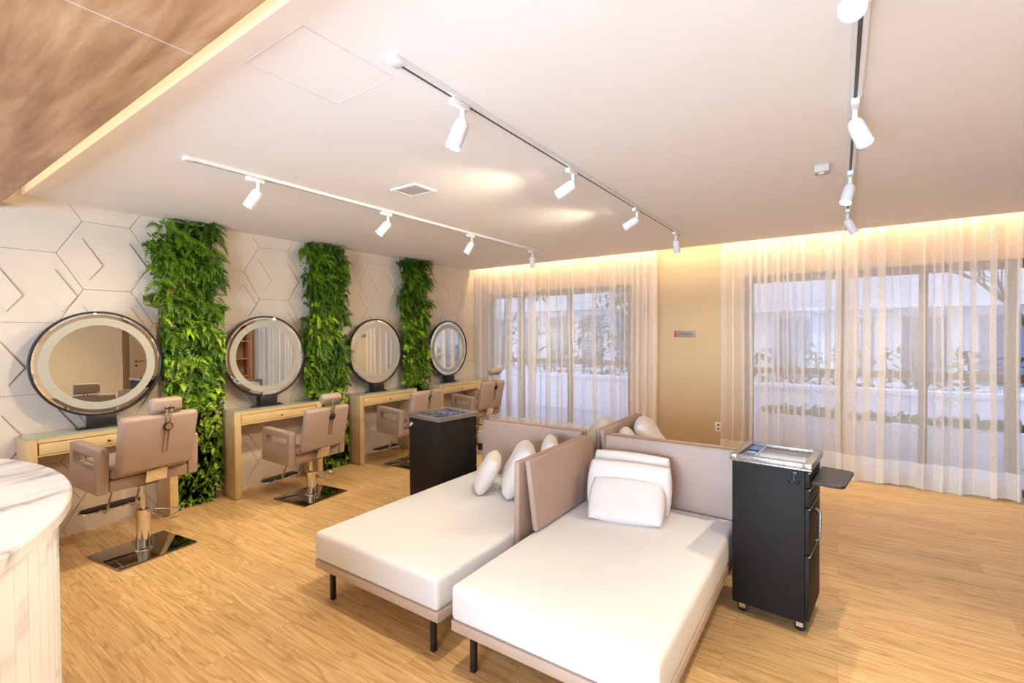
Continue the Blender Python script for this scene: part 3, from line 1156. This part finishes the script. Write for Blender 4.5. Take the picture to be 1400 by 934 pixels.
# ------------------------------------------------------------------ trolleys
def make_trolley(label, loc, rz, w, d, h, shelf, hook):
    """drawers face +x"""
    t = thing('salon_trolley', label, 'trolley', loc, rz, 'black salon trolleys')
    zb = 0.062
    zt = h - 0.036
    b = MB()
    b.box(-w / 2, w / 2 - 0.02, -d / 2, d / 2, zb, zt, 0.003)
    b.build('cabinet', M['blacklam'], t)
    zs = [zb + 0.01, zb + (zt - zb) * 0.45, zb + (zt - zb) * 0.76, zt - 0.09, zt - 0.004]
    for a, c in zip(zs, zs[1:]):
        b = MB()
        b.box(w / 2 - 0.0195, w / 2, -d / 2 + 0.004, d / 2 - 0.004, a + 0.003, c - 0.003, 0.002)
        dr = b.build('drawer', M['blacklam'], t)
        b = MB()
        b.box(w / 2 - 0.002, w / 2 + 0.004, -d / 2 + 0.004, d / 2 - 0.004, c - 0.010, c - 0.004)
        b.build('drawer_edge', M['steel'], dr)
    b = MB()
    b.tube([(w / 2 + 0.001, 0.02, zb + (zt - zb) * 0.47), (w / 2 + 0.022, 0.02, zb + (zt - zb) * 0.49), (w / 2 + 0.022, 0.02, zb + (zt - zb) * 0.67), (w / 2 + 0.001, 0.02, zb + (zt - zb) * 0.69)], 0.008)
    b.build('door_handle', M['steel'], t)
    # top tray
    b = MB()
    e = 0.012
    b.box(-w / 2 - e, w / 2 + e, -d / 2 - e, d / 2 + e, zt + 0.0005, zt + 0.010, 0.002)
    for x0, x1, y0, y1 in ((-w / 2 - e, -w / 2 + 0.025, -d / 2 - e, d / 2 + e), (w / 2 - 0.025, w / 2 + e, -d / 2 - e, d / 2 + e),
                           (-w / 2 + 0.025, w / 2 - 0.025, -d / 2 - e, -d / 2 + 0.025), (-w / 2 + 0.025, w / 2 - 0.025, d / 2 - 0.025, d / 2 + e)):
        b.box(x0, x1, y0, y1, zt + 0.0095, h, 0.002)
    tr = b.build('top_tray', M['steel'], t)
    b = MB()
    b.box(-w / 2 + 0.026, w / 2 - 0.026, -d / 2 + 0.026, d / 2 - 0.026, zt + 0.0105, zt + 0.014)
    b.build('tray_mat', M['greytray'], tr)
    b = MB()
    b.box(-w / 2 + 0.026, w / 2 - 0.026, 0.0, 0.006, zt + 0.0142, h - 0.006)
    b.box(-w / 2 + 0.10, -w / 2 + 0.106, -d / 2 + 0.026, d / 2 - 0.026, zt + 0.0142, h - 0.006)
    b.build('tray_divider', M['chrome'], tr)
    if shelf:
        b = MB()
        pts = []
        x0, x1 = w / 2 + 0.006, w / 2 + 0.158
        yl, yh = -0.155, 0.21
        for px, py in ((x0, yl), (x1 - 0.055, yl - 0.005)):
            pts.append((px, py))
        for k in range(5):
            a = R(-90 + 90 * k / 4)
            pts.append((x1 - 0.035 + 0.022 * math.cos(a), yl + 0.03 + 0.03 * math.sin(a)))
        for k in range(5):
            a = R(0 + 90 * k / 4)
            pts.append((x1 - 0.03 + 0.03 * math.cos(a), yh - 0.05 + 0.03 * math.sin(a)))
        pts.append((x0, yh))
        b.prism(pts, zt - 0.072, zt - 0.056, 0.003)
        b.build('side_shelf', M['black'], t)
        b = MB()
        b.box(w / 2 + 0.0005, w / 2 + 0.03, -0.06, 0.10, zt - 0.090, zt - 0.0725)
        b.build('shelf_bracket', M['black'], t)
    b = MB()
    if hook == 'black':
        x = w / 2 - 0.065
        b.box(x - 0.014, x + 0.014, -d / 2 - 0.012, -d / 2 - 0.0005, zt - 0.03, zt - 0.008, 0.002)
        b.box(x - 0.004, x + 0.004, -d / 2 - 0.012, -d / 2 - 0.004, zt - 0.065, zt - 0.028)
        for dx in (-0.016, 0.0, 0.016):
            b.tube([(x, -d / 2 - 0.008, zt - 0.05), (x + dx, -d / 2 - 0.014, zt - 0.068), (x + dx * 1.4, -d / 2 - 0.024, zt - 0.064)], 0.004, 8)
        b.build('tool_hook', M['black'], t)
    else:
        b.cyl((-w / 2 - 0.007, d / 2 - 0.045, zt - 0.05), 0.013, 0.013, 'x', 16, bev=0.002)
        b.tube([(-w / 2 - 0.010, d / 2 - 0.045, zt - 0.05), (-w / 2 - 0.020, d / 2 - 0.045, zt - 0.07), (-w / 2 - 0.028, d / 2 - 0.05, zt - 0.062)], 0.005, 8)
        b.build('tool_hook', M['white'], t)
    for sx in (-1, 1):
        for sy in (-1, 1):
            cx, cy = sx * (w / 2 - 0.045), sy * (d / 2 - 0.045)
            cs = bpy.data.objects.new('caster', None)
            b = MB()
            b.cyl((cx, cy, 0.028), 0.028, 0.022, 'y', 24, bev=0.004)
            wv = b.build('caster', M['black'], t)
            bpy.data.objects.remove(cs)
            b = MB()
            b.box(cx - 0.016, cx + 0.016, cy - 0.020, cy - 0.0135, 0.028, 0.0575)
            b.box(cx - 0.016, cx + 0.016, cy + 0.0135, cy + 0.020, 0.028, 0.0575)
            b.box(cx - 0.020, cx + 0.020, cy - 0.020, cy + 0.020, 0.057, 0.0618)
            b.build('caster_fork', M['chrome'], wv)
    return t
tr2 = make_trolley('tall black trolley with a swing-out side shelf, beside the stack of three cushions', (-0.285, 3.005, 0), R(-5.5), 0.365, 0.37, 0.882, True, 'black')
tr1 = make_trolley('black trolley with a white hook standing between a salon chair and the day bed', (-2.815, 3.025, 0), R(83), 0.415, 0.405, 0.878, False, 'white')

# things lying in the trays
def on_tray(tr, name, label, cat, x, y, z, build, mat, group=None):
    b = MB()
    build(b)
    o = b.build(name, mat)
    o.location = Matrix.Rotation(tr.rotation_euler.z, 4, 'Z') @ Vector((x, y, z)) + tr.location
    o.rotation_euler = (0, 0, tr.rotation_euler.z)
    tag(o, label, cat, group)
zt2 = 0.882 - 0.036 + 0.0143
on_tray(tr2, 'wrapped_packet', 'shiny blue packet in the rear corner of the tall trolley tray', 'packet', -0.118, 0.085, zt2, lambda b: b.box(-0.035, 0.035, -0.055, 0.055, 0, 0.014, 0.004), M['blue'], 'blue packets in the trolley tray')
on_tray(tr2, 'wrapped_packet', 'shiny blue packet in the front corner of the tall trolley tray', 'packet', -0.118, -0.075, zt2, lambda b: b.box(-0.032, 0.030, -0.045, 0.045, 0, 0.012, 0.004), M['blue'], 'blue packets in the trolley tray')
zt1 = 0.878 - 0.036 + 0.0143
M['film'] = plain('crumpled_film', (120, 130, 175), 0.12, 0.3, var=0.9, vscale=22)
def film(b):
    r2 = random.Random(3)
    n = 12
    g = [[b.bm.verts.new((-0.15 + 0.30 * i / n, -0.11 + 0.22 * j / n, 0.006 + r2.uniform(0, 0.012))) for j in range(n + 1)] for i in range(n + 1)]
    for i in range(n):
        for j in range(n):
            b.bm.faces.new((g[i][j], g[i + 1][j], g[i + 1][j + 1], g[i][j + 1]))
    ret = bmesh.ops.solidify(b.bm, geom=b.bm.faces[:], thickness=0.002)
on_tray(tr1, 'crumpled_film', 'crumpled shiny blue-grey film in the tray of the trolley with the white hook', 'film', -0.01, -0.02, zt1, film, M['film'])

# ------------------------------------------------------------------ canister on the floor behind the trolley
t = thing('canister', 'grey canister with a dark patch on the floor between trolley and taupe panel', 'canister', (-3.80, 4.84, 0))
b = MB()
b.lathe([(0.0, 0.0), (0.075, 0.0), (0.078, 0.01), (0.078, 0.26), (0.070, 0.29), (0.0, 0.296)], 32)
b.build('canister_body', M['grey'], t)
b = MB()
b.lathe([(0.0785, 0.06), (0.0792, 0.062), (0.0792, 0.148), (0.0785, 0.15)], 32)
b.build('dark_patch', M['black'], t)

# ------------------------------------------------------------------ counter
t = thing('reception_counter', 'curved white marble counter with a fluted base', 'counter', (-2.388, -0.91, 0))
b = MB()
n = 480
Rb = 1.352
ring = []
bm = b.bm
def flute(a):
    p = (a * 120 / (2 * PI)) % 1.0
    return Rb + 0.014 * math.sin(PI * p) ** 2
lo, hi = [], []
for k in range(n * 2):
    a = 2 * PI * k / (n * 2)
    r = flute(a)
    lo.append(bm.verts.new((r * math.cos(a), r * math.sin(a), 0.0)))
    hi.append(bm.verts.new((r * math.cos(a), r * math.sin(a), 1.008)))
for k in range(n * 2):
    j = (k + 1) % (n * 2)
    f = bm.faces.new((lo[k], lo[j], hi[j], hi[k]))
    f.smooth = True
bm.faces.new(hi)
b.build('fluted_base', M['marble'], t)
b = MB()
b.lathe([(0.0, 1.0085), (1.392, 1.0085), (1.399, 1.014), (1.400, 1.044), (1.394, 1.050), (0.0, 1.050)], 160)
b.build('counter_top', M['marble'], t)

# ------------------------------------------------------------------ wall sign and outlet
t = thing('wall_sign', 'small grey sign plate with a red end on the beige wall between the curtains', 'sign', (-1.62, YB, 1.535))
b = MB()
b.box(-0.098, 0.135, -0.006, 0.0, -0.042, 0.042, 0.001)
b.build('sign_plate', M['signgrey'], t)
b = MB()
b.box(-0.135, -0.100, -0.007, 0.0, -0.042, 0.042, 0.001)
b.build('red_end', M['red'], t)
cu = bpy.data.curves.new('sign_lettering', 'FONT')
cu.body = 'MASSAGEM'
cu.size = 0.036
cu.align_x = 'CENTER'
cu.align_y = 'CENTER'
cu.extrude = 0.0006
to = bpy.data.objects.new('sign_lettering', cu)
COL.objects.link(to)
dg = bpy.context.evaluated_depsgraph_get()
me = bpy.data.meshes.new_from_object(to.evaluated_get(dg))
me.materials.clear()
me.materials.append(M['black'])
bpy.data.objects.remove(to)
to = bpy.data.objects.new('sign_lettering', me)
COL.objects.link(to)
to.parent = t
to.location = (0.012, -0.0068, 0.0)
to.rotation_euler = (PI / 2, 0, 0)

t = thing('wall_outlet', 'white double wall socket low on the beige wall beside the wide curtain', 'socket', (-1.225, YB, 0.385))
b = MB()
b.box(-0.036, 0.036, -0.008, 0.0, -0.058, 0.058, 0.003)
b.build('outlet_plate', M['white'], t)
for s in (-1, 1):
    b = MB()
    b.box(-0.010, 0.014, -0.0095, -0.0075, s * 0.024 - 0.010, s * 0.024 + 0.010, 0.001)
    b.build('socket_hole', M['black'], t)

# ------------------------------------------------------------------ curtains
def curtain(label, x0, x1, pitch, seed, yc=6.095, amp=0.045, ztop=2.77):
    rnd = random.Random(seed)
    # pleat boundaries
    xs = [x0]
    while xs[-1] < x1 - pitch * 0.6:
        xs.append(xs[-1] + pitch * rnd.uniform(0.6, 1.5))
    k = (x1 - x0) / (xs[-1] - x0)
    xs = [x0 + (x - x0) * k for x in xs]
    prof = []
    for a, c in zip(xs, xs[1:]):
        p = c - a
        A = amp * rnd.uniform(0.55, 1.15)
        Bf = p * rnd.uniform(0.10, 0.30)
        ysh = rnd.uniform(-0.006, 0.006)
        for i in range(16):
            s = i / 16
            prof.append((a + p * s + Bf * math.sin(4 * PI * s), A * math.sin(2 * PI * s) + ysh * math.sin(PI * s), rnd.random() if i == 0 else 0))
    prof.append((xs[-1], 0, 0))
    zs = [0.012, 0.13, 0.255] + [0.26 + (ztop - 0.26) * i / 9 for i in range(10)]
    t = thing('sheer_curtain', label, 'curtain', ((x0 + x1) / 2, yc, 0), 0, 'sheer floor-length curtains')
    xc = (x0 + x1) / 2
    ph = rnd.uniform(0, 6)
    def P(x, y, z):
        s = 1 - z / ztop
        sp = 0.80 + 0.30 * s                       # folds open up towards the floor
        return Vector((x - xc + 0.010 * math.sin(3.1 * x + 2.2 * z + ph) * s, y * sp + 0.012 * math.sin(2.3 * x + ph) * s, z + (0.008 * math.sin(9 * x + ph) if z < 0.02 else 0)))
    def sheet(z_list, dy=0.0):
        b = MB()
        g = [[b.bm.verts.new(P(x, y + dy, z)) for z in z_list] for x, y, _ in prof]
        for A, Bq in zip(g, g[1:]):
            for i in range(len(z_list) - 1):
                f = b.bm.faces.new((A[i], Bq[i], Bq[i + 1], A[i + 1]))
                f.smooth = True
        return b
    sheet(zs[3:]).build('curtain_panel', M['sheer'], t)
    sheet(zs[:3] + [0.26]).build('curtain_hem', M['hem'], t)
    return t
curtain('long sheer white curtain hanging from the tiled wall corner to the beige wall', -4.94, -1.925, 0.150, 5)
curtain('sheer white curtain beside the wall socket, its folds narrow', -1.175, 0.17, 0.135, 6, yc=6.15, amp=0.034)
curtain('sheer white curtain ending at the bare window edge, its hem touching the floor', 0.04, 1.345, 0.165, 8, yc=6.068)
curtain('sheer white curtain seen in the mirror beside the wooden shelf', 1.40, 2.60, 0.13, 9)

# ------------------------------------------------------------------ shelf seen in the second mirror
t = thing('shelf_unit', 'open wooden shelf unit seen in the mirror beside the sheer curtain', 'shelf', (2.46, 5.45, 0))
for y in (-0.5, 0.0, 0.5):
    b = MB()
    b.box(-0.18, 0.18, y - 0.015, y + 0.015, 0, 2.0, 0.002)
    b.build('upright', M['shelf'], t)
for z in (0.10, 0.55, 0.98, 1.40, 1.80):
    for y in (-0.25, 0.25):
        b = MB()
        b.box(-0.178, 0.178, y - 0.234, y + 0.234, z, z + 0.028, 0.002)
        b.build('shelf_board', M['shelf'], t)
b = MB()
b.box(0.165, 0.178, -0.484, -0.016, 0.13, 1.79)
b.box(0.165, 0.178, 0.016, 0.484, 0.13, 1.79)

# (back left open)
b.bm.free()

# ------------------------------------------------------------------ outside
b = MB()
b.box(-14, 14, YB + 0.13, 22, -0.16, -0.04)
struct(b.build('ground_outside', M['patio']))
b = MB()
b.box(-9, 9, 9.0, 9.18, -0.04, 0.62)
b.box(-9, 9, 8.96, 9.22, 0.62, 0.68)
struct(b.build('wall_garden', M['facade']))

def hedge(label, x0, x1, y0, y1, z1, seed, n=2600):
    rnd = random.Random(seed)
    t = thing('hedge', label, 'hedge', ((x0 + x1) / 2, (y0 + y1) / 2, -0.04))
    b = MB()
    w, d = (x1 - x0) / 2, (y1 - y0) / 2
    for k in range(n):
        p = Vector((rnd.uniform(-w, w), rnd.uniform(-d, d), rnd.uniform(0.05, z1) + 0.10 * math.sin(k)))
        dr = Vector((rnd.uniform(-1, 1), rnd.uniform(-1, 0.4), rnd.uniform(-0.4, 1)))
        L = rnd.uniform(0.10, 0.2)
        leaf_quads(b.bm, p, dr, Vector((0.2, 0.3, 1)), L, L * 0.5, 0, 0.3, 2)
    b.build('hedge_leaves', M['hedge'], t)
    b = MB()
    for k in range(14):
        x = -w + 2 * w * (k + 0.5) / 14
        b.tube([(x, 0, 0), (x + 0.05, 0.03, z1 * 0.6), (x - 0.03, 0, z1)], 0.02, 6)
    b.build('hedge_stems', M['bark'], t)
hedge('clipped green hedge behind the low garden wall outside the wide window', -2.6, 6.5, 9.5, 10.2, 1.25, 21)
hedge('dense green hedge outside the window behind the long curtain', -9.0, -2.9, 9.5, 10.3, 1.9, 22)

t = thing('planter', 'long low white planter with leafy shrubs outside the wide window', 'planter', (1.6, 7.9, -0.04))
b = MB()
b.box(-2.6, 2.6, -0.22, 0.22, 0, 0.42, 0.01)
b.build('planter_box', M['facade'], t)
b = MB()
rr_ = random.Random(77)
for k in range(900):
    dr = Vector((rr_.uniform(-1, 1), rr_.uniform(-1, 1), rr_.uniform(0.1, 1)))
    L_ = rr_.uniform(0.12, 0.26)
    leaf_quads(b.bm, Vector((rr_.uniform(-2.5, 2.5), rr_.uniform(-.18, .18), 0.421)), dr, Vector((0.2, 0.3, 1)), L_, L_ * 0.3, 0, 0.3, 3)
b.build('planter_shrubs', M['hedge'], t)

def building(label, x0, x1, y, floors, fh, seed, mat):
    rnd = random.Random(seed)
    t = thing('apartment_building', label, 'building', ((x0 + x1) / 2, y, -0.04))
    w = (x1 - x0) / 2
    b = MB()
    b.box(-w, w, 0, 5, 0, floors * fh + 0.8)
    b.build('building_wall', mat, t)
    for f in range(floors):
        b = MB()
        b.box(-w - 0.1, w + 0.1, -0.9, -0.001, f * fh + fh - 0.15, f * fh + fh + 0.12)
        b.box(-w - 0.1, w + 0.1, -0.9, -0.84, f * fh + fh + 0.13, f * fh + fh + 0.75)
        b.build('balcony', M['white'], t)
        k = int(2 * w / 1.3)
        for i in range(k):
            xx = -w + (i + 0.5) * 2 * w / k
            b = MB()
            b.box(xx - 0.42, xx + 0.42, -0.03, -0.001, f * fh + 0.3, f * fh + fh - 0.35)
            b.build('window', M['facadewin'], t)
    return t
building('white apartment building with stacked balconies across from the wide window', -3.2, 9.5, 15.5, 3, 2.3, 31, M['facade'])
building('pale apartment building outside the window behind the long curtain', -14.0, -4.2, 16.5, 3, 2.6, 32, M['facade'])

def tree(label, x, y, h, leafy, seed):
    rnd = random.Random(seed)
    t = thing('tree', label, 'tree', (x, y, -0.04))
    b = MB()
    tips = []
    def branch(p, d, L, r, depth):
        q = p + d * L
        mid = p + d * (L * 0.5) + Vector((rnd.uniform(-.05, .05), rnd.uniform(-.05, .05), 0)) * L
        b.tube([p, mid, q], r, 6)
        if depth == 0:
            tips.append(q)
            return
        for _ in range(3):
            nd = (d + Vector((rnd.uniform(-.8, .8), rnd.uniform(-.8, .8), rnd.uniform(-.1, .5)))).normalized()
            branch(q, nd, L * rnd.uniform(0.6, 0.8), r * 0.6, depth - 1)
    branch(Vector((0, 0, 0)), Vector((0.03, 0, 1)).normalized(), h * 0.33, 0.05, 4)
    b.build('trunk', M['bark'], t)
    if leafy:
        b = MB()
        for q in tips:
            for _ in range(leafy):
                p = q + Vector((rnd.gauss(0, .25), rnd.gauss(0, .25), rnd.gauss(0, .25)))
                dr = Vector((rnd.uniform(-1, 1), rnd.uniform(-1, 1), rnd.uniform(-1, .5)))
                leaf_quads(b.bm, p, dr, Vector((0.1, 0.3, 1)), 0.16, 0.08, 0, 0.3, 2)
        b.build('tree_crown', M['hedge'], t)
tree('bare branching tree outside near the uncovered window edge', 2.6, 10.8, 3.8, 0, 41)
tree('leafy tree outside the window behind the long curtain', -8.2, 11.4, 4.0, 26, 42)
tree('leafy tree outside, closest to the frame edge by the beige wall', -3.9, 12.4, 3.0, 22, 43)

# ------------------------------------------------------------------ light
def area(name, loc, rot, sx, sy, watts, col, spread=180):
    l = bpy.data.lights.new(name, 'AREA')
    l.shape = 'RECTANGLE'
    l.size = sx
    l.size_y = sy
    l.energy = watts
    l.color = col
    l.spread = R(spread)
    o = bpy.data.objects.new(name, l)
    COL.objects.link(o)
    o.location = loc
    o.rotation_euler = rot
    return o
WARM = (1.0, 0.75, 0.46)
# LED tape above the curtains, shining down and back
area('cove_led_curtain', ((XW + XR) / 2, YC + 0.03, 2.695), (R(18), 0, 0), XR - XW - 0.2, 0.02, 27, WARM)
# LED tape on top of the soffit, shining at the edge of the white slab
area('cove_led_soffit', ((XW + XR) / 2, 0.63, 2.545), (R(115), 0, 0), XR - XW - 0.2, 0.02, 7, WARM)
# cool fill light added behind the camera, set in the added rear window
area('rear_fill_light', (-1.2, -3.45, 1.2), (R(90), 0, 0), 3.8, 2.1, 450, (0.58, 0.78, 1.0))
# the photographer's flash bounced off the ceiling
l = bpy.data.lights.new('bounce_flash', 'SPOT')
l.energy = 125
l.color = (0.38, 0.62, 1.0)
l.spot_size = R(120)
l.spot_blend = 1.0
l.shadow_soft_size = 0.08
lo = bpy.data.objects.new('bounce_flash', l)
COL.objects.link(lo)
lo.location = (-0.25, -0.75, 0.95)
dv = Vector((-0.10, 0.62, 0.78)).normalized()
lo.rotation_mode = 'QUATERNION'
lo.rotation_quaternion = Vector((0, 0, -1)).rotation_difference(dv)

w = bpy.data.worlds.new('dusk_sky')
scene.world = w
w.use_nodes = True
tn = w.node_tree
bg = tn.nodes['Background']
tc = N(tn, 'ShaderNodeTexCoord')
sx = N(tn, 'ShaderNodeSeparateXYZ')
tn.links.new(tc.outputs['Generated'], sx.inputs[0])
rp = ramp(tn, sx.outputs['Z'], [(0.0, (0.52, 0.60, 0.84, 1)), (0.5, (0.56, 0.66, 1.0, 1)), (1.0, (0.42, 0.54, 0.96, 1))])
tn.links.new(rp.outputs['Color'], bg.inputs['Color'])
bg.inputs['Strength'].default_value = 2.2

# ------------------------------------------------------------------ camera and view
cam = bpy.data.cameras.new('camera')
cam.sensor_width = 36
cam.lens = 648.45 * 36 / 1400
cam.clip_start = 0.05
co = bpy.data.objects.new('camera', cam)
COL.objects.link(co)
yaw, pit, rol = R(34.594), R(0.9216), R(-0.3906)
Fw = Vector((-math.sin(yaw) * math.cos(pit), math.cos(yaw) * math.cos(pit), -math.sin(pit)))
Rt = Vector((math.cos(yaw), math.sin(yaw), 0))
Up = Rt.cross(Fw)
R2 = Rt * math.cos(rol) + Up * math.sin(rol)
U2 = -Rt * math.sin(rol) + Up * math.cos(rol)
mw = Matrix.Identity(4)
for i in range(3):
    mw[i][0], mw[i][1], mw[i][2] = R2[i], U2[i], -Fw[i]
mw[2][3] = H
co.matrix_world = mw
scene.camera = co
vs = scene.view_settings
vs.view_transform = 'Standard'
vs.look = 'None'
vs.gamma = 1.0
vs.use_curve_mapping = False
vs.exposure = 0.62
scene.cycles.max_bounces = 10
scene.cycles.transparent_max_bounces = 24
scene.cycles.diffuse_bounces = 6
scene.cycles.sample_clamp_indirect = 6.0
